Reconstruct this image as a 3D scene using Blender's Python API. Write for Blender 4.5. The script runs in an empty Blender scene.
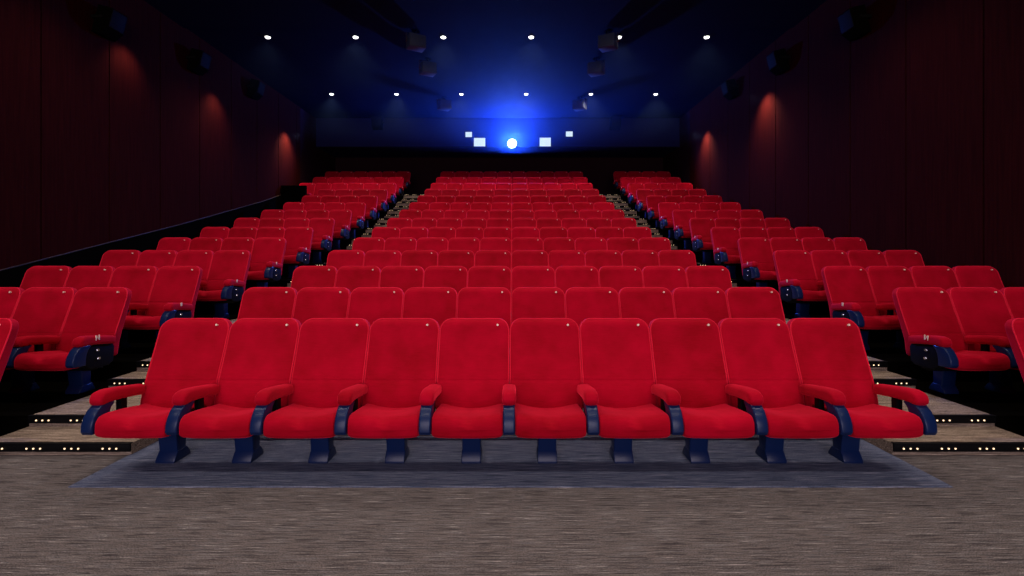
import bpy, bmesh, math, random
from mathutils import Vector, Matrix, Euler
random.seed(7)
S = bpy.context.scene
C = S.collection
PI = math.pi

# ------------------------------------------------------------------ materials
def new_mat(name):
    m = bpy.data.materials.new(name); m.use_nodes = True
    nt = m.node_tree
    return m, nt, nt.nodes['Principled BSDF']

def plain(name, col, rough=0.5, metal=0.0, spec=0.5):
    m, nt, b = new_mat(name)
    n = nt.nodes.new('ShaderNodeTexNoise'); n.inputs['Scale'].default_value = 60
    r = nt.nodes.new('ShaderNodeMapRange'); r.inputs[3].default_value = rough*0.85; r.inputs[4].default_value = min(1, rough*1.15)
    nt.links.new(n.outputs[0], r.inputs[0]); nt.links.new(r.outputs[0], b.inputs['Roughness'])
    b.inputs['Base Color'].default_value = (*col, 1)
    b.inputs['Metallic'].default_value = metal
    b.inputs['Specular IOR Level'].default_value = spec
    return m

def emitter(name, col, s):
    m, nt, b = new_mat(name)
    b.inputs['Base Color'].default_value = (0.02, 0.02, 0.02, 1)
    b.inputs['Emission Color'].default_value = (*col, 1)
    b.inputs['Emission Strength'].default_value = s
    return m

def velvet(name, ca=(0.235, 0.0003, 0.0045), cb=(0.42, 0.0005, 0.016), sh=0.85):
    m, nt, b = new_mat(name)
    L = nt.links.new
    tc = nt.nodes.new('ShaderNodeTexCoord')
    oi = nt.nodes.new('ShaderNodeObjectInfo')
    add = nt.nodes.new('ShaderNodeVectorMath'); add.operation = 'ADD'
    mul = nt.nodes.new('ShaderNodeVectorMath'); mul.operation = 'SCALE'; mul.inputs['Scale'].default_value = 37.0
    comb = nt.nodes.new('ShaderNodeCombineXYZ')
    for k in range(3): L(oi.outputs['Random'], comb.inputs[k])
    L(comb.outputs[0], mul.inputs[0]); L(tc.outputs['Object'], add.inputs[0]); L(mul.outputs[0], add.inputs[1])
    n1 = nt.nodes.new('ShaderNodeTexNoise'); n1.inputs['Scale'].default_value = 5.5; n1.inputs['Detail'].default_value = 3
    L(add.outputs[0], n1.inputs['Vector'])
    mp = nt.nodes.new('ShaderNodeMapping'); mp.inputs['Scale'].default_value = (14, 14, 110)
    L(tc.outputs['Object'], mp.inputs[0])
    n2 = nt.nodes.new('ShaderNodeTexNoise'); n2.inputs['Scale'].default_value = 1.0; n2.inputs['Detail'].default_value = 2
    L(mp.outputs[0], n2.inputs['Vector'])
    mx = nt.nodes.new('ShaderNodeMix'); mx.data_type = 'FLOAT'; mx.inputs[0].default_value = 0.3
    L(n1.outputs[0], mx.inputs[2]); L(n2.outputs[0], mx.inputs[3])
    ad = nt.nodes.new('ShaderNodeMath'); ad.operation = 'MULTIPLY_ADD'; ad.inputs[1].default_value = 0.22; 
    L(oi.outputs['Random'], ad.inputs[0]); L(mx.outputs[0], ad.inputs[2])
    cr = nt.nodes.new('ShaderNodeValToRGB')
    cr.color_ramp.elements[0].position = 0.30; cr.color_ramp.elements[0].color = (*ca, 1)
    cr.color_ramp.elements[1].position = 0.84; cr.color_ramp.elements[1].color = (*cb, 1)
    L(ad.outputs[0], cr.inputs[0]); L(cr.outputs[0], b.inputs['Base Color'])
    b.inputs['Roughness'].default_value = 0.85
    b.inputs['Specular IOR Level'].default_value = 0.06
    b.inputs['Sheen Weight'].default_value = sh
    b.inputs['Sheen Roughness'].default_value = 0.42
    b.inputs['Sheen Tint'].default_value = (1.0, 0.03, 0.075, 1)
    bp = nt.nodes.new('ShaderNodeBump'); bp.inputs['Strength'].default_value = 0.12; bp.inputs['Distance'].default_value = 0.004
    L(n2.outputs[0], bp.inputs['Height']); L(bp.outputs[0], b.inputs['Normal'])
    return m

def carpet(name, cols, sx=4.2, sy=150.0):
    m, nt, b = new_mat(name)
    L = nt.links.new
    tc = nt.nodes.new('ShaderNodeTexCoord')
    mp = nt.nodes.new('ShaderNodeMapping'); mp.inputs['Scale'].default_value = (sx, sy, sy)
    L(tc.outputs['Object'], mp.inputs[0])
    n = nt.nodes.new('ShaderNodeTexNoise'); n.inputs['Scale'].default_value = 1; n.inputs['Detail'].default_value = 5; n.inputs['Roughness'].default_value = 0.7
    L(mp.outputs[0], n.inputs['Vector'])
    cr = nt.nodes.new('ShaderNodeValToRGB')
    e = cr.color_ramp.elements
    e[0].position = 0.36; e[0].color = (*cols[0], 1)
    e[1].position = 0.66; e[1].color = (*cols[-1], 1)
    for k, c in enumerate(cols[1:-1]):
        q = e.new(0.36 + 0.30*(k+1)/(len(cols)-1)); q.color = (*c, 1)
    L(n.outputs[0], cr.inputs[0])
    n3 = nt.nodes.new('ShaderNodeTexNoise'); n3.inputs['Scale'].default_value = 160; n3.inputs['Detail'].default_value = 1
    L(tc.outputs['Object'], n3.inputs['Vector'])
    mr = nt.nodes.new('ShaderNodeMapRange'); mr.inputs[1].default_value = 0.3; mr.inputs[2].default_value = 0.7; mr.inputs[3].default_value = 0.45; mr.inputs[4].default_value = 1.55
    L(n3.outputs[0], mr.inputs[0])
    mm = nt.nodes.new('ShaderNodeVectorMath'); mm.operation = 'SCALE'
    L(cr.outputs[0], mm.inputs[0]); L(mr.outputs[0], mm.inputs['Scale'])
    L(mm.outputs[0], b.inputs['Base Color'])
    b.inputs['Roughness'].default_value = 0.95
    b.inputs['Specular IOR Level'].default_value = 0.08
    bp = nt.nodes.new('ShaderNodeBump'); bp.inputs['Strength'].default_value = 0.5; bp.inputs['Distance'].default_value = 0.006
    L(n.outputs[0], bp.inputs['Height']); L(bp.outputs[0], b.inputs['Normal'])
    return m

def wood(name, c0, c1):
    m, nt, b = new_mat(name)
    L = nt.links.new
    tc = nt.nodes.new('ShaderNodeTexCoord')
    mp = nt.nodes.new('ShaderNodeMapping'); mp.inputs['Scale'].default_value = (30, 30, 1.2)
    L(tc.outputs['Object'], mp.inputs[0])
    n = nt.nodes.new('ShaderNodeTexNoise'); n.inputs['Scale'].default_value = 1; n.inputs['Detail'].default_value = 4
    L(mp.outputs[0], n.inputs['Vector'])
    cr = nt.nodes.new('ShaderNodeValToRGB')
    cr.color_ramp.elements[0].position = 0.3; cr.color_ramp.elements[0].color = (*c0, 1)
    cr.color_ramp.elements[1].position = 0.7; cr.color_ramp.elements[1].color = (*c1, 1)
    L(n.outputs[0], cr.inputs[0]); L(cr.outputs[0], b.inputs['Base Color'])
    b.inputs['Roughness'].default_value = 0.85
    b.inputs['Specular IOR Level'].default_value = 0.01
    return m

M = dict(
    velvet=velvet('red_velvet'),
    velvet_lit_rim=velvet('piping_lit_rim', (0.52, 0.006, 0.022), (0.66, 0.012, 0.04), 1.0),  # lighter than the seat velvet: rim highlight put into the piping colour
    navy=plain('navy_plastic', (0.003, 0.012, 0.060), 0.32, 0, 0.25),
    black=plain('black_plastic', (0.003, 0.003, 0.0035), 0.55, 0, 0.07),
    chrome=plain('chrome', (0.75, 0.76, 0.8), 0.18, 1.0),
    plate=plain('cream_plate', (0.8, 0.62, 0.50), 0.35),
    carpet=carpet('brown_striped_carpet', [(0.010, 0.0085, 0.011), (0.054, 0.047, 0.050), (0.145, 0.119, 0.112), (0.074, 0.075, 0.086), (0.43, 0.375, 0.355)]),
    carpet_blue=carpet('blue_grey_carpet', [(0.022, 0.027, 0.050), (0.082, 0.102, 0.175), (0.135, 0.148, 0.215), (0.31, 0.32, 0.42)]),
    carpet_tread=carpet('beige_striped_carpet', [(0.05, 0.037, 0.028), (0.17, 0.13, 0.10), (0.27, 0.20, 0.155), (0.46, 0.37, 0.29)]),
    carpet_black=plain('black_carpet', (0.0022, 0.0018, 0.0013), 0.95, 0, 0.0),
    wood=wood('dark_cherry_wood', (0.016, 0.0020, 0.0016), (0.028, 0.0034, 0.0027)),
    gap=plain('panel_gap', (0.002, 0.001, 0.001), 0.9, 0, 0.05),
    dark=plain('dark_wall_fabric', (0.020, 0.006, 0.009), 0.9, 0, 0.05),
    fascia=plain('booth_fascia_blue_lit', (0.010, 0.010, 0.060), 0.85, 0, 0.1),  # blue of the projector light put into the fascia colour
    ceil=plain('dark_ceiling_paint', (0.004, 0.005, 0.014), 0.95, 0, 0.02),  # navy cast carries some of the projector's blue light
    metal=plain('brushed_metal', (0.055, 0.038, 0.03), 0.6, 1.0),
    spk=plain('speaker_black', (0.0025, 0.0022, 0.0014), 0.8, 0, 0.0),
    grille=plain('speaker_grille', (0.005, 0.0045, 0.0035), 0.7, 0, 0.03),
    hung=plain('hung_speaker_lit', (0.022, 0.026, 0.034), 0.6, 0, 0.2),  # lighter copy of the black speakers, light on their fronts put into the colour
    led=emitter('led_glow', (1.0, 0.68, 0.40), 2.0),
    lens=emitter('downlight_glow', (1.0, 0.97, 0.90), 6.0),
    port=emitter('booth_port_glow', (0.74, 0.93, 1.0), 0.95),
    beam=emitter('projector_glow', (0.75, 0.88, 1.0), 90.0),
)

# ------------------------------------------------------------------ mesh helpers
class MB:
    def __init__(self): self.v = []; self.f = []; self.mi = []; self.mats = []
    def _m(self, mat):
        if mat not in self.mats: self.mats.append(mat)
        return self.mats.index(mat)
    def add(self, vs, fs, mat):
        b = len(self.v); k = self._m(mat)
        self.v += [tuple(p) for p in vs]
        self.f += [[b+i for i in q] for q in fs]; self.mi += [k]*len(fs)
    def box(self, x0, x1, y0, y1, z0, z1, mat, bev=0.0, mtx=None):
        bm = bmesh.new(); bmesh.ops.create_cube(bm, size=1)
        for v in bm.verts: v.co = Vector(((x0+x1)/2+v.co.x*(x1-x0), (y0+y1)/2+v.co.y*(y1-y0), (z0+z1)/2+v.co.z*(z1-z0)))
        if bev: bmesh.ops.bevel(bm, geom=bm.edges[:], offset=bev, segments=2, affect='EDGES', profile=0.5)
        self.bm(bm, mat, mtx)
    def bm(self, bm, mat, mtx=None):
        if mtx is not None: bm.transform(mtx)
        bm.verts.index_update()
        self.add([v.co[:] for v in bm.verts], [[v.index for v in f.verts] for f in bm.faces], mat); bm.free()
    def cyl(self, p, q, r, mat, n=16, r2=None):
        p = Vector(p); q = Vector(q); d = q-p
        bm = bmesh.new(); bmesh.ops.create_cone(bm, cap_ends=True, segments=n, radius1=r, radius2=r if r2 is None else r2, depth=d.length)
        self.bm(bm, mat, Matrix.Translation((p+q)/2) @ d.to_track_quat('Z', 'Y').to_matrix().to_4x4())
    def loft(self, rings, mat, flip=False):
        n = len(rings[0]); vs = [p for r in rings for p in r]; fs = []
        for i in range(len(rings)-1):
            for k in range(n):
                a, b2, c, d = i*n+k, i*n+(k+1) % n, (i+1)*n+(k+1) % n, (i+1)*n+k
                fs.append([a, d, c, b2] if flip else [a, b2, c, d])
        fs.append(list(range(n)) if flip else list(range(n))[::-1])
        t = [(len(rings)-1)*n+k for k in range(n)]
        fs.append(t[::-1] if flip else t)
        self.add(vs, fs, mat)
    def prism(self, pts, a0, a1, mat, bev=0.0):
        """outline in the y-z plane, extruded along x"""
        bm = bmesh.new()
        A = [bm.verts.new((a0, y, z)) for y, z in pts]; B = [bm.verts.new((a1, y, z)) for y, z in pts]
        n = len(pts); bm.faces.new(A); bm.faces.new(B[::-1])
        for k in range(n): bm.faces.new((A[k], B[k], B[(k+1) % n], A[(k+1) % n]))
        bmesh.ops.recalc_face_normals(bm, faces=bm.faces)
        if bev:
            es = [e for e in bm.edges if abs(e.verts[0].co.x-e.verts[1].co.x) < 1e-6]
            bmesh.ops.bevel(bm, geom=es, offset=bev, segments=3, affect='EDGES', profile=0.5)
        self.bm(bm, mat)
    def mesh(self, name, smooth=True, angle=0.7):
        me = bpy.data.meshes.new(name); me.from_pydata(self.v, [], self.f)
        for m in self.mats: me.materials.append(m)
        me.polygons.foreach_set('material_index', self.mi)
        if smooth:
            me.polygons.foreach_set('use_smooth', [True]*len(me.polygons)); me.set_sharp_from_angle(angle=angle)
        me.update()
        return me
    def build(self, name, parent=None, smooth=True, angle=0.7):
        o = bpy.data.objects.new(name, self.mesh(name, smooth, angle)); C.objects.link(o)
        if parent: o.parent = parent
        return o

def tag(o, label=None, cat=None, group=None, kind=None):
    if label: o['label'] = label
    if cat: o['category'] = cat
    if group: o['group'] = group
    if kind: o['kind'] = kind
    return o
def empty(name, loc=(0, 0, 0), rz=0):
    o = bpy.data.objects.new(name, None); C.objects.link(o); o.location = loc; o.rotation_euler.z = rz
    o.empty_display_size = 0.2
    return o
def struct(o): o['kind'] = 'structure'; return o
def copy_tree(o, parent=None, skip=()):
    c = o.copy(); C.objects.link(c)
    if parent: c.parent = parent
    for ch in [x for x in kids.get(o.name, [])]:
        if ch.name not in skip: copy_tree(ch, c, skip)
    return c
kids = {}
def reg(p, c): kids.setdefault(p.name, []).append(c); return c

def sup(n, N):
    """unit superellipse outline"""
    D = []
    for k in range(4000):
        t = 2*PI*k/4000; c, s = math.cos(t), math.sin(t)
        D.append((math.copysign(abs(c)**(2/n), c), math.copysign(abs(s)**(2/n), s)))
    cum = [0.0]
    for k in range(4000):
        a, b = D[k], D[(k+1) % 4000]; cum.append(cum[-1]+math.hypot(a[0]-b[0], a[1]-b[1]))
    out, j = [], 0
    for k in range(N):                       # evenly spaced along the outline
        q = cum[-1]*k/N
        while cum[j+1] < q: j += 1
        out.append(D[j])
    return out
def lerp(tab, x):
    for (a, va), (b, vb) in zip(tab, tab[1:]):
        if x <= b: return va + (vb-va)*max(0, (x-a))/(b-a)
    return tab[-1][1]

# ------------------------------------------------------------------ layout
PITCH, ROWS, GAP = 0.56, 14, 1.2
D0 = 4.01
row_y = [D0 + GAP*i for i in range(ROWS)]
row_z = [0.0]
for i in range(ROWS-1): row_z.append(row_z[-1] + 0.178 + 0.0192*i)
XL, XR = -7.6, 6.5                    # side walls
YB, YF, YS = 21.3, 19.2, -9.0         # back wall under the booth, booth front, screen end
ZC = 6.82                             # ceiling
ZF = 5.71                             # underside of the booth front
EYE = 1.53

# ------------------------------------------------------------------ the setting
b = MB(); b.box(XL, XR, YS, 4.18, -0.3, 0.0, M['carpet']); struct(b.build('floor', smooth=False))
b = MB(); b.box(-2.92, 2.90, 3.27, 4.175, 0.0, 0.006, M['carpet_blue']); struct(b.build('floor_inlay', smooth=False))

AI, AO = 2.91, 4.06                   # inner and outer edges of the stepped aisles
for i in range(1, ROWS):
    y0 = row_y[i]-1.03; y1 = row_y[i+1]-1.03 if i < ROWS-1 else YB
    b = MB(); b.box(-AI, AI, y0, y1, row_z[i]-1.0 if row_z[i] > 1 else -0.3, row_z[i], M['carpet'])
    struct(b.build('seating_platform', smooth=False))
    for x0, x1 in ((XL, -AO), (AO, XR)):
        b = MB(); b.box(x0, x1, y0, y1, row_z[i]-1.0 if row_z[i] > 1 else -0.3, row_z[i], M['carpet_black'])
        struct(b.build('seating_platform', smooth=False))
# black floor below the front rows of the side blocks
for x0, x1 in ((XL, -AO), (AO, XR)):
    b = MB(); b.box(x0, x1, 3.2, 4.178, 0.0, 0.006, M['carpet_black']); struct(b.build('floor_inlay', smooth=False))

# aisle steps: a half step and a full step for every row
ORD = ['zeroth', 'first', 'second', 'third', 'fourth', 'fifth', 'sixth', 'seventh', 'eighth', 'ninth', 'tenth', 'eleventh', 'twelfth', 'thirteenth',
       'fourteenth', 'fifteenth', 'sixteenth', 'seventeenth', 'eighteenth', 'nineteenth', 'twentieth', 'twenty-first', 'twenty-second', 'twenty-third',
       'twenty-fourth', 'twenty-fifth', 'twenty-sixth']
step = []
for i in range(1, ROWS):
    e = row_y[i]-1.03
    step.append((e-0.38, e, (row_z[i]+row_z[i-1])/2, row_z[i-1]))
    step.append((e, (row_y[i+1]-1.03-0.38) if i < ROWS-1 else YB, row_z[i], (row_z[i]+row_z[i-1])/2))

# step light strip prototype (1.15 m wide)
def strip_parts():
    s = MB(); s.box(-0.575, 0.575, -0.014, 0.0, -0.060, 0.0, M['black'], 0.003)
    s.box(-0.575, 0.575, -0.020, 0.018, -0.002, 0.006, M['black'], 0.002)
    me_s = s.mesh('nosing')
    l = MB()
    l.cyl((0, -0.0135, -0.034), (0, -0.0185, -0.034), 0.0064, M['led'], 10)
    return me_s, l.mesh('led')
me_nosing, me_led = strip_parts()
for side, nm in ((-1, 'left'), (1, 'right')):
    for k, (y0, y1, z, zp) in enumerate(step):
        b = MB(); b.box(side*AI, side*AO, y0, y1, max(-0.3, z-0.9), z, M['carpet_tread'])
        struct(b.build('aisle_step', smooth=False))
        o = bpy.data.objects.new('step_light_strip', me_nosing); C.objects.link(o)
        o.location = (side*(AI+AO)/2, y0, z)
        tag(o, 'black LED nosing strip on the %s step up the %s aisle' % (ORD[k+1] if k else 'lowest', nm), 'step light', 'LED strips on the aisle steps')
        for q in [a+d*0.052 for a in (-0.45, -0.16, 0.13, 0.42) for d in (-1, 0, 1)]:
            c = bpy.data.objects.new('led', me_led); C.objects.link(c); c.parent = o; c.location = (q, 0, 0)

# side walls: wood panels with open joints in front of a dark backing
def side_wall(name, X, sgn, seam0, pitch, yend, base):
    w = MB()
    w.box(X, X+sgn*0.25, YS, YB+0.2, -0.3, ZC+0.2, M['gap'])
    n0 = int((YS-seam0)/pitch)-1
    for k in range(n0, 40):
        a = seam0+k*pitch; c = a+pitch
        a2, c2 = max(a, YS)+0.012, min(c, yend)-0.012
        if c2-a2 < 0.05: continue
        za, zb = base(a2), base(c2)
        x0, x1 = X-sgn*0.035, X+sgn*0.002
        vs = [(x, y, z) for x in (x0, x1) for y, z in ((a2, za), (c2, zb), (c2, ZC-0.02), (a2, ZC-0.02))]
        fs = [[0, 1, 2, 3], [7, 6, 5, 4], [0, 4, 5, 1], [1, 5, 6, 2], [2, 6, 7, 3], [3, 7, 4, 0]]
        if sgn > 0: fs = [f[::-1] for f in fs]
        w.add(vs, fs, M['wood'])
    w.box(min(X-sgn*0.03, X+sgn*0.01), max(X-sgn*0.03, X+sgn*0.01), yend+0.01, YB, 2.0, ZC-0.02, M['dark'])
    return struct(w.build(name, smooth=False))
left_line = [(YS, 0.25), (3.0, 0.30), (7.38, 1.31), (9.17, 1.727), (11.14, 2.18), (12.1, 2.416), (15.0, 3.14), (16.36, 3.52), (30, 3.9)]
def flo(y):
    z = 0.0
    for i in range(1, ROWS):
        if y > row_y[i]-1.03: z = row_z[i]
    return z
lb = lambda y: lerp(left_line, y)
side_wall('wall_left', XL, -1, 7.985, 1.352, 17.75, lb)
side_wall('wall_right', XR, 1, 6.815, 1.344, 18.1, lambda y: flo(y))
# black dado under the left panels with a metal capping
b = MB()
ys = [YS, 3.0, 7.38, 9.17, 11.14, 12.1, 15.0, 16.36]
for a, c in zip(ys, ys[1:]):
    vs = [(x, y, z) for x in (XL+0.06, XL-0.01) for y, z in ((a, -0.2), (c, -0.2), (c, lb(c)-0.01), (a, lb(a)-0.01))]
    b.add(vs, [[0, 1, 2, 3][::-1], [7, 6, 5, 4][::-1], [0, 4, 5, 1][::-1], [1, 5, 6, 2][::-1], [2, 6, 7, 3][::-1], [3, 7, 4, 0][::-1]], M['carpet_black'])
struct(b.build('baseboard_left', smooth=False))
b = MB()
for a, c in zip(ys, ys[1:]):
    b.cyl((XL+0.055, a, lb(a)+0.005), (XL+0.055, c, lb(c)+0.005), 0.011, M['metal'], 10)
struct(b.build('trim_1'))
# back wall, booth front, ceiling
b = MB(); b.box(XL, XR, YB, YB+0.2, -0.3, ZC+0.2, M['dark']); struct(b.build('wall_back', smooth=False))
b = MB(); b.box(XL, XR, YF, YB, ZF, ZC, M['fascia']); b.box(XL, XR, YF-0.03, YF+0.02, ZF-0.03, ZF+0.0, M['black'])
struct(b.build('wall_booth', smooth=False))
b = MB(); b.box(XL-0.2, XR+0.2, 11.45, YB+0.2, ZC, ZC+0.3, M['ceil']); b.box(XL-0.2, XR+0.2, YS, 11.45, ZC-0.06, ZC+0.3, M['ceil'])
struct(b.build('ceiling', smooth=False))
b = MB(); b.box(XL, XR, YS-0.2, YS, -0.3, ZC+0.2, M['dark']); struct(b.build('wall_front', smooth=False))
# parapet in front of the widened last rows on the left
b = MB(); b.box(XL+0.06, -6.74, 16.22, 16.34, 2.4, 3.80, M['carpet_black'], 0.01); struct(b.build('parapet', smooth=False))

# booth windows
def booth_window(n, x, z, w, h):
    r = struct(empty('window_%d' % n, (x, YF, z)))
    f = MB(); t = 0.025
    f.box(-w/2-t, w/2+t, -0.03, 0.0, h/2, h/2+t, M['black']); f.box(-w/2-t, w/2+t, -0.03, 0.0, -h/2-t, -h/2, M['black'])
    f.box(-w/2-t, -w/2, -0.03, 0.0, -h/2, h/2, M['black']); f.box(w/2, w/2+t, -0.03, 0.0, -h/2, h/2, M['black'])
    f.build('window_frame', r, smooth=False)
    p = MB(); p.box(-w/2, w/2, -0.012, -0.002, -h/2, h/2, M['port']); p.build('pane', r, smooth=False)
booth_window(1, -1.25, 5.885, 0.44, 0.33)
booth_window(2, 1.28, 5.89, 0.43, 0.34)
booth_window(3, -1.67, 6.18, 0.25, 0.20)
booth_window(4, 2.21, 6.20, 0.26, 0.20)

# projector lens in its port
pj = empty('projector', (0, YF, 5.82))
tag(pj, 'shining projector lens in the middle of the booth front between the lit windows', 'projector')
b = MB(); b.cyl((0, 0.0, 0), (0, -0.07, 0), 0.24, M['black'], 32); b.build('lens_housing', pj)
b = MB(); b.cyl((0, -0.071, 0), (0, -0.085, 0), 0.155, M['beam'], 32); b.build('lens', pj)

# ------------------------------------------------------------------ ceiling downlights
DL_X = [-0.6 + 2.13*(k-2.5) for k in range(6)]
DL_Y = [-0.75, 3.52, 7.79, 12.06, 16.33]
POS = ['outermost on the left', 'second from the left', 'third from the left', 'third from the right', 'second from the right', 'outermost on the right']
RW = ['row over the open floor', 'row over the front seats', 'row over the middle seats', 'row further from the booth', 'row nearer the booth']
ring = MB()
for k in range(24):
    a0, a1 = 2*PI*k/24, 2*PI*(k+1)/24
    prof = [(0.064, -0.004), (0.092, -0.004), (0.092, 0.0), (0.064, 0.0)]
    vs = [(r*math.cos(a), r*math.sin(a), z) for a in (a0, a1) for r, z in prof]
    ring.add(vs, [[0, 1, 5, 4], [1, 2, 6, 5], [3, 0, 4, 7]], M['spk'])
me_ring = ring.mesh('trim_ring')
ln = MB(); ln.cyl((0, 0, -0.022), (0, 0, 0.0), 0.054, M['lens'], 24, 0.063); me_lens = ln.mesh('lens')
E_DL = 230.0
for j, y in enumerate(DL_Y):
    for k, x in enumerate(DL_X):
        zc = ZC if y > 11.45 else ZC-0.06
        r = empty('downlight', (x, y, zc))
        tag(r, 'small round ceiling downlight, %s in the %s' % (POS[k], RW[j]), 'ceiling light', 'round downlights in the ceiling')
        for nm, me in (('trim_ring', me_ring), ('lens', me_lens)):
            c = bpy.data.objects.new(nm, me); C.objects.link(c); c.parent = r
        ld = bpy.data.lights.new('downlight_lamp', 'SPOT'); ld.energy = E_DL; ld.color = (1.0, 0.86, 0.76)
        ld.spot_size = math.radians(118); ld.spot_blend = 0.9; ld.shadow_soft_size = 0.09
        lo = bpy.data.objects.new('downlight_lamp', ld); C.objects.link(lo); lo.location = (x, y, zc-0.06)

# ------------------------------------------------------------------ loudspeakers
def speaker_mesh(w, h, d):
    """cabinet with a slanted lower front, facing +y, mounting point at the origin behind it"""
    m = MB()
    m.prism([(0.08, -h*0.5), (0.08+d*0.55, -h*0.5), (0.08+d, -h*0.2), (0.08+d, h*0.5), (0.08, h*0.5)], -w/2, w/2, M['spk'], 0.012)
    g = MB()
    g.box(-w/2+0.025, w/2-0.025, 0.075+d, 0.092+d, -h*0.17, h*0.47, M['grille'], 0.006)
    br = MB()
    br.box(-0.09, 0.09, 0.0, 0.015, -0.1, 0.1, M['spk'])
    br.box(-0.03, 0.03, 0.012, 0.10, -0.03, 0.03, M['spk'])
    for s in (-1, 1):
        br.box(s*(w/2+0.004), s*(w/2+0.018), 0.03, 0.08+d*0.6, -0.025, 0.025, M['grille'], 0.004)
    br.box(-w/2-0.018, w/2+0.018, 0.026, 0.042, -0.025, 0.025, M['grille'])
    return m.mesh('cabinet'), g.mesh('grille'), br.mesh('bracket')
spk_w = speaker_mesh(0.38, 0.50, 0.26)
def wall_speaker(loc, rz, label, tilt=0.25):
    r = empty('wall_speaker', loc); r.rotation_euler = (0, 0, rz)
    tag(r, label, 'speaker', 'black loudspeakers on the walls')
    for nm, me in zip(('cabinet', 'grille', 'bracket'), spk_w):
        c = bpy.data.objects.new(nm, me); C.objects.link(c); c.parent = r
        if nm != 'bracket': c.rotation_euler.x = -tilt
SY = [6.5, 9.1, 11.7, 14.3]
SN = ['nearest the screen', 'second from the screen', 'third from the screen', 'fourth from the screen']
for k, y in enumerate(SY):
    z = 1.53 + lerp([(6.5, 4.0), (9.1, 4.28), (11.7, 4.58), (14.3, 4.80)], y)
    wall_speaker((XL+0.035, y, z), -PI/2, 'black loudspeaker high on the left panelled wall, %s' % SN[k])
    wall_speaker((XR-0.035, y, z), PI/2, 'black loudspeaker high on the right panelled wall, %s' % SN[k])
wall_speaker((-5.15, YF, 6.62), PI, 'black loudspeaker on the booth front left of the lit windows')
wall_speaker((3.95, YF, 6.62), PI, 'black loudspeaker on the booth front right of the lit windows')
# ceiling speakers hang on yokes
cb = MB(); cb.box(-0.2, 0.2, -0.16, 0.16, -0.42, -0.12, M['hung'], 0.015); me_cab = cb.mesh('cabinet')
cg = MB(); cg.box(-0.17, 0.17, -0.172, -0.155, -0.39, -0.15, M['hung'], 0.005); me_cg = cg.mesh('grille')
cy = MB()
cy.cyl((0, 0, 0), (0, 0, -0.012), 0.09, M['spk'], 20); cy.cyl((0, 0, -0.01), (0, 0, -0.08), 0.025, M['grille'], 12)
cy.box(-0.235, 0.235, -0.02, 0.02, -0.092, -0.076, M['grille'])
for s in (-1, 1): cy.box(s*0.235-0.008, s*0.235+0.008, -0.02, 0.02, -0.29, -0.08, M['metal'])
for s in (-1, 1): cy.cyl((s*0.195, 0, -0.27), (s*0.25, 0, -0.27), 0.02, M['chrome'], 12)
me_cy = cy.mesh('yoke')
CSY = [11.75, 13.4, 16.65]
CSN = ['furthest from the booth', 'middle of its line of three', 'nearest the booth']
for s, nm in ((-1, 'left'), (1, 'right')):
    for k, y in enumerate(CSY):
        r = empty('ceiling_speaker', (s*2.27, y, ZC))
        tag(r, 'black speaker hung from the ceiling %s of the projector, %s' % (nm, CSN[k]),
            'speaker', 'loudspeakers hung from the ceiling')
        for n2, me in (('cabinet', me_cab), ('grille', me_cg), ('yoke', me_cy)):
            c = bpy.data.objects.new(n2, me); C.objects.link(c); c.parent = r
            c.rotation_euler.z = s*(-0.5)
            if n2 != 'yoke': c.rotation_euler = (0.0, 0, s*(-0.5))

# ------------------------------------------------------------------ the cinema seat
def back_front(z): return lerp([(0.33, -0.272), (0.38, -0.260), (0.46, -0.245), (0.54, -0.220), (0.564, -0.209), (0.615, -0.188), (0.70, -0.150), (0.82, -0.098), (0.92, -0.058), (1.02, -0.022)], z)
def backrest_mesh():
    zs = [0.335, 0.35, 0.40, 0.43, 0.47, 0.51, 0.535, 0.550, 0.559, 0.565, 0.571, 0.580, 0.62, 0.68, 0.74, 0.80, 0.86, 0.89, 0.91, 0.928, 0.946, 0.962, 0.978, 0.990, 0.999, 1.005, 1.009, 1.011]
    N = 44; un = sup(6, N); rings = []
    W, R, ZT = 0.2755, 0.092, 1.0112
    for z in zs:
        w = W
        if z > ZT-R: w = W-R+R*math.sqrt(max(0, 1-((z-(ZT-R))/R)**2))
        if z < 0.35: w = W-0.015
        t = lerp([(0.38, 0.13), (0.6, 0.125), (1.0, 0.10)], z)
        f = back_front(z); yc = f+t/2
        rt = 0.055
        if z > ZT-rt: t *= max(0.10, math.sqrt(max(0, 1-((z-(ZT-rt))/rt)**2)))
        g = 0.003 if abs(z-0.565) < 0.003 else 0.0
        ring = []
        for ux, uy in un:
            x = ux*w; y = yc+uy*t/2
            if uy < 0:
                y += g
                y -= 0.018*abs(ux)**3*max(0.0, min(1.0, (0.56-z)/0.12))*(1 if z < 0.56 else 0)
                y += 0.012*(1-ux*ux)*math.sin(PI*max(0, min(1, (z-0.57)/0.43))) * (1 if z > 0.57 else 0)
                y -= 0.020*(1-ux*ux)*math.sin(PI*max(0, min(1, (z-0.36)/0.20))) * (1 if 0.36 < z < 0.56 else 0)
            ring.append((x, y, z))
        rings.append(ring)
    m = MB(); m.loft(rings, M['velvet']); return m.mesh('backrest', angle=1.0)
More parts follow.
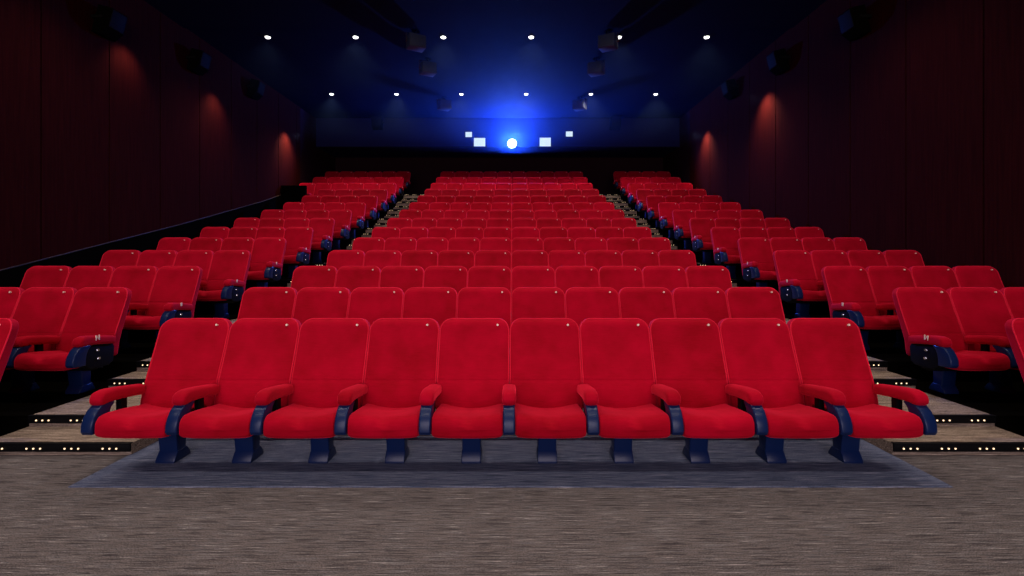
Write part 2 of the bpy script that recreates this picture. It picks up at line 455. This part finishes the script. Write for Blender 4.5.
def piping_mesh():  # tube added along the backrest edge where the rim catches light
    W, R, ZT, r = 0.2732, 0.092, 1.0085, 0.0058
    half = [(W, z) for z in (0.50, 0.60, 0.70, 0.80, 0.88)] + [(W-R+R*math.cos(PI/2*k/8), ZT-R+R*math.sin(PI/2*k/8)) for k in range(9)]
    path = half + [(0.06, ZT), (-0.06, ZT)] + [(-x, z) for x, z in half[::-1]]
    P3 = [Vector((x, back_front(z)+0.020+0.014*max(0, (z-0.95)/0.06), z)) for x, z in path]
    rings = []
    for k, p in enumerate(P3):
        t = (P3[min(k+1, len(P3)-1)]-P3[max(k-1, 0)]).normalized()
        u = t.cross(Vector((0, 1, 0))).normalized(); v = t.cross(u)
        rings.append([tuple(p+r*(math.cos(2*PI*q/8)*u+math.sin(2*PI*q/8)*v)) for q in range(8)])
    m = MB(); m.loft(rings, M['velvet_lit_rim']); return m.mesh('piping', angle=2.0)
def cushion_mesh():
    ysl = [-0.712, -0.709, -0.702, -0.690, -0.672, -0.648, -0.61, -0.55, -0.48, -0.40, -0.33, -0.240]
    N = 56; un = sup(9, N); rings = []
    for y in ysl:
        zt = lerp([(-0.712, 0.454), (-0.62, 0.460), (-0.45, 0.443), (-0.27, 0.412)], y)
        zb = lerp([(-0.712, 0.296), (-0.5, 0.288), (-0.27, 0.30)], y)
        R = 0.062; k = 1.0
        if y < -0.712+R:
            q = (-0.712+R-y)/R; k = math.sqrt(max(0.0, 1-q*q))
        h = (zt-zb)/2; zc = (zt+zb)/2
        hh = h-R*0.85+R*0.85*k
        zl = zb + (h*2-hh*2)*0.32; zc = zl+hh
        w = 0.2385-0.010*(1-k)
        ring = []
        for ux, uz in un:
            z = zc+uz*hh
            if uz > 0: z -= lerp([(-0.712, 0.018), (-0.6, 0.028), (-0.27, 0.045)], y)*(1-ux*ux)*uz
            yy = y - 0.012*(1-ux*ux)*(1 if y < -0.6 else 0.0)
            ring.append((ux*w, yy, z))
        rings.append(ring)
    m = MB(); m.loft(rings, M['velvet'], flip=True); return m.mesh('seat_cushion', angle=1.2)
def armrest_mesh(x0):
    ysl = [-0.655, -0.653, -0.645, -0.632, -0.612, -0.58, -0.54, -0.46, -0.36, -0.29, -0.258, -0.248]
    N = 24; un = sup(3.6, N); rings = []
    for y in ysl:
        zt = lerp([(-0.655, 0.572), (-0.625, 0.588), (-0.57, 0.597), (-0.45, 0.582), (-0.22, 0.545)], y)
        zb = lerp([(-0.655, 0.494), (-0.57, 0.503), (-0.45, 0.497), (-0.22, 0.466)], y)
        k = 1.0
        if y < -0.620: k = math.sqrt(max(0.012, 1-((-0.620-y)/0.035)**2))
        if y > -0.252: k = 0.93
        w = 0.049*(0.55+0.45*k); h = (zt-zb)/2*k; zc = (zt+zb)/2
        rings.append([(x0+ux*w, y, zc+uz*h) for ux, uz in un])
    m = MB(); m.loft(rings, M['velvet'], flip=True); return m.mesh('armrest', angle=1.2)
def support_mesh(x0):
    m = MB()
    arc = [(-0.655, 0.322), (-0.710, 0.328), (-0.724, 0.350), (-0.720, 0.395), (-0.702, 0.440), (-0.672, 0.480), (-0.635, 0.505), (-0.615, 0.508),
           (-0.530, 0.508), (-0.525, 0.495), (-0.555, 0.470), (-0.575, 0.430), (-0.585, 0.385), (-0.585, 0.322)]
    m.prism(arc, x0-0.0395, x0+0.0395, M['navy'], 0.010)
    return m.mesh('arm_support', angle=0.6)
def bracket_mesh(x0):
    m = MB()
    m.box(x0-0.020, x0+0.020, -0.45, -0.39, 0.27, 0.505, M['black'], 0.006)
    m.prism([(-0.64, 0.318), (-0.37, 0.255), (-0.37, 0.315), (-0.60, 0.37)], x0-0.020, x0+0.020, M['black'], 0.004)
    return m.mesh('arm_bracket')
def frame_mesh():
    m = MB(); m.box(-0.285, 0.255, -0.47, -0.37, 0.245, 0.283, M['black'], 0.006)
    m.box(-0.15, 0.15, -0.36, -0.18, 0.29, 0.33, M['black'], 0.01)
    m.box(-0.12, 0.12, -0.40, -0.26, 0.265, 0.305, M['black'], 0.005)
    return m.mesh('seat_frame')
def pedestal_mesh():
    m = MB()
    m.prism([(-0.36, 0.255), (-0.335, 0.05), (-0.335, 0.0), (-0.24, 0.0), (-0.23, 0.255)], -0.068, 0.068, M['navy'], 0.008)
    m.prism([(-0.375, 0.0), (-0.375, 0.018), (-0.335, 0.075), (-0.23, 0.075), (-0.19, 0.02), (-0.19, 0.0)], -0.072, 0.072, M['navy'], 0.006)
    return m.mesh('pedestal')
def plate_mesh():
    m = MB(); z = 0.962; y = back_front(z)+0.006
    m.cyl((0.185, y+0.004, z), (0.185, y-0.016, z+0.006), 0.0085, M['plate'], 14)
    return m.mesh('number_plate')
def endpanel_mesh(x0, s):
    m = MB()
    m.prism([(-0.60, 0.330), (-0.62, 0.36), (-0.585, 0.50), (-0.27, 0.488), (-0.235, 0.44), (-0.25, 0.30), (-0.30, 0.27), (-0.52, 0.27)], x0-0.024, x0+0.024, M['black'], 0.008)
    return m.mesh('end_panel')
def bolt_mesh(x0, s):
    m = MB()
    m.cyl((x0+s*0.022, 0, 0), (x0+s*0.034, 0, 0), 0.017, M['chrome'], 14, 0.012)
    return m.mesh('bolt')
H = PITCH/2
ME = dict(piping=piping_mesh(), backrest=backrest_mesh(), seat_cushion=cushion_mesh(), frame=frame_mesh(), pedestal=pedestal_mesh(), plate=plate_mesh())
for s, t in ((-1, 'L'), (1, 'R')):
    ME['arm'+t] = armrest_mesh(s*H); ME['sup'+t] = support_mesh(s*H); ME['brk'+t] = bracket_mesh(s*H)
    ME['end'+t] = endpanel_mesh(s*H, s); ME['bolt'+t] = bolt_mesh(s*H, s)
    rp = MB(); x = s*(H+0.0485)
    rp.box(x-0.003, x+0.003, -0.485, -0.455, 0.545, 0.585, M['plate'], 0.001); ME['tag'+t] = rp.mesh('row_plate')
    nl = MB(); x = s*(H+0.0485); e = 0.004
    nl.box(x-e, x+e, -0.492, -0.485, 0.540, 0.588, M['plate']); nl.box(x-e, x+e, -0.455, -0.448, 0.540, 0.588, M['plate'])
    nl.add([(x+dx, y, z) for dx in (-e, e) for y, z in ((-0.492, 0.588), (-0.484, 0.588), (-0.448, 0.540), (-0.456, 0.540))],
           [[0, 1, 2, 3], [7, 6, 5, 4], [0, 4, 5, 1], [1, 5, 6, 2], [2, 6, 7, 3], [3, 7, 4, 0]], M['plate'])
    ME['letter'+t] = nl.mesh('row_plate')

def make_seat(right_arm=False, end=None, letter=False):
    r = empty('cinema_seat')
    def part(name, me, p=r, label=None, loc=None):
        o = bpy.data.objects.new(name, me); C.objects.link(o); o.parent = p; reg(p, o)
        if label: o['label'] = label
        if loc: o.location = loc
        return o
    part('seat_cushion', ME['seat_cushion'])
    bk = part('backrest', ME['backrest']); part('piping', ME['piping'], bk, 'piping in lighter red for the lit rim'); part('number_plate', ME['plate'], bk, 'small cream number button')
    part('seat_frame', ME['frame'], label='black seat frame'); part('pedestal', ME['pedestal'], label='navy blue pedestal foot')
    for t in ('L', 'R') if right_arm else ('L',):
        a = part('armrest', ME['arm'+t])
        part('arm_support', ME['sup'+t], label='curved navy blue armrest support')
        part('arm_bracket', ME['brk'+t], label='black armrest bracket')
        if end == t:
            ep = part('end_panel', ME['end'+t], label='black aisle end panel')
            for y, z in ((-0.44, 0.44), (-0.43, 0.36)): part('bolt', ME['bolt'+t], ep, 'shiny chrome bolt', (0, y, z))
            part('row_plate', ME[('letter' if letter else 'tag')+t], a, 'small cream row plate')
    return r
P = {k: None for k in ('mid', 'last', 'aisleL', 'aisleR', 'letterL', 'letterR')}
ARG = dict(mid=(False, None), last=(True, None), aisleL=(False, 'L'), aisleR=(True, 'R'), letterL=(False, 'L', True), letterR=(True, 'R', True))
used = {}
def seat(kind, x, y, z, label, group):
    if kind not in used:
        P[kind] = make_seat(*ARG[kind]); used[kind] = True; r = P[kind]
    else:
        r = copy_tree(P[kind])
    r.location = (x, y, z)
    tag(r, label, 'seat', group)
    return r
for i in range(ROWS):
    rw = 'front row' if i == 0 else 'back row' if i == ROWS-1 else '%s row' % ORD[i+1]
    z = row_z[i]+(0.006 if i == 0 else 0)
    for k in range(10):
        x = (k-4.5)*PITCH-(0.020 if i == 0 else 0.008)
        pos = 'at the left end of' if k == 0 else 'at the right end of' if k == 9 else ('%s from the left in' % ORD[k+1] if k < 5 else '%s from the right in' % ORD[10-k])
        seat('last' if k == 9 else 'mid', x, row_y[i], z, 'red velvet cinema seat %s the %s of the centre block' % (pos, rw), 'red seats of the centre block')
    nl = 6 if i >= 11 else 4
    for k in range(nl):
        x = -4.0-PITCH/2-(nl-1-k)*PITCH
        a = nl-k
        pos = 'on the aisle in' if a == 1 else '%s from the aisle in' % ORD[a]
        kind = ('letterR' if i == 1 else 'aisleR') if a == 1 else 'mid'
        seat(kind, x, row_y[i], z, 'red velvet cinema seat %s the %s of the left block' % (pos, rw), 'red seats of the left block')
    for k in range(4):
        x = 4.0+PITCH/2+k*PITCH
        pos = 'on the aisle in' if k == 0 else '%s from the aisle in' % ORD[k+1]
        kind = ('letterL' if i == 1 else 'aisleL') if k == 0 else ('last' if k == 3 else 'mid')
        seat(kind, x, row_y[i], z, 'red velvet cinema seat %s the %s of the right block' % (pos, rw), 'red seats of the right block')

# ------------------------------------------------------------------ haze around the projector beam
hz = MB(); hz.box(XL+0.1, XR-0.1, 5.0, YF-0.035, 5.35, ZC-0.08, M['black'])
hm = bpy.data.materials.new('thin_haze'); hm.use_nodes = True; nt = hm.node_tree; nt.nodes.clear()
out = nt.nodes.new('ShaderNodeOutputMaterial'); vs = nt.nodes.new('ShaderNodeVolumeScatter')
vs.inputs['Color'].default_value = (0.22, 0.42, 1.0, 1); vs.inputs['Density'].default_value = 0.0055; vs.inputs['Anisotropy'].default_value = 0.6
tc = nt.nodes.new('ShaderNodeTexCoord'); ds = nt.nodes.new('ShaderNodeVectorMath'); ds.operation = 'DISTANCE'
ds.inputs[1].default_value = (0, YF-0.1, 5.82); nt.links.new(tc.outputs['Object'], ds.inputs[0])
mr = nt.nodes.new('ShaderNodeMapRange'); mr.inputs[1].default_value = 0; mr.inputs[2].default_value = 13; mr.inputs[3].default_value = 1; mr.inputs[4].default_value = 0
pw = nt.nodes.new('ShaderNodeMath'); pw.operation = 'POWER'; pw.inputs[1].default_value = 1.9
ml = nt.nodes.new('ShaderNodeMath'); ml.operation = 'MULTIPLY'; ml.inputs[1].default_value = 0.017
nt.links.new(ds.outputs['Value'], mr.inputs[0]); nt.links.new(mr.outputs[0], pw.inputs[0]); nt.links.new(pw.outputs[0], ml.inputs[0]); nt.links.new(ml.outputs[0], vs.inputs['Density'])
nt.links.new(vs.outputs[0], out.inputs['Volume'])
ho = hz.build('haze', smooth=False); ho.data.materials.clear(); ho.data.materials.append(hm)
tag(ho, 'thin blue lit haze under the ceiling in front of the projector', 'haze', kind='stuff')

# ------------------------------------------------------------------ other lamps
def lamp(name, typ, loc, energy, col, rot=None, **kw):
    ld = bpy.data.lights.new(name, typ); ld.energy = energy; ld.color = col
    for k, v in kw.items(): setattr(ld, k, v)
    o = bpy.data.objects.new(name, ld); C.objects.link(o); o.location = loc
    if rot: o.rotation_euler = rot
    return o
lamp('projector_lamp', 'SPOT', (0, YF-0.16, 5.82), 5000.0, (0.045, 0.14, 1.0), (math.radians(-112), 0, 0), spot_size=math.radians(170), spot_blend=0.15, shadow_soft_size=0.13)
# glow of the cinema screen behind the camera
lamp('screen_glow', 'AREA', (-0.5, YS+0.3, 3.4), 960.0, (1.0, 0.86, 1.0), (math.radians(90), 0, 0), shape='RECTANGLE', size=11.5, size_y=4.9)
# wall washers under the loudspeakers
for X, s, y, e in ((XR, -1, 12.6, 210), (XR, -1, 16.5, 250), (XL, 1, 12.6, 55), (XL, 1, 16.6, 210), (XL, 1, 9.7, 40)):
    lamp('wall_washer', 'SPOT', (X+s*0.50, y, 5.62), e, (1.0, 0.66, 0.52), (0, math.radians(s*40), 0), spot_size=math.radians(104), spot_blend=1.0, shadow_soft_size=0.06)

# ------------------------------------------------------------------ world, camera, colour
w = bpy.data.worlds.new('dark_room'); S.world = w; w.use_nodes = True
w.node_tree.nodes['Background'].inputs[0].default_value = (0.01, 0.012, 0.03, 1)
w.node_tree.nodes['Background'].inputs[1].default_value = 0.0
cd = bpy.data.cameras.new('camera'); cam = bpy.data.objects.new('camera', cd); C.objects.link(cam)
cam.location = (0, 0, EYE); cam.rotation_euler = (PI/2, 0, 0)
cd.sensor_width = 36; cd.lens = 497/1024*36; cd.shift_y = -33/1024; cd.clip_start = 0.05
S.camera = cam
S.view_settings.view_transform = 'Standard'; S.view_settings.look = 'None'
S.view_settings.gamma = 1; S.view_settings.exposure = -0.12; S.view_settings.use_curve_mapping = False
S.cycles.max_bounces = 6
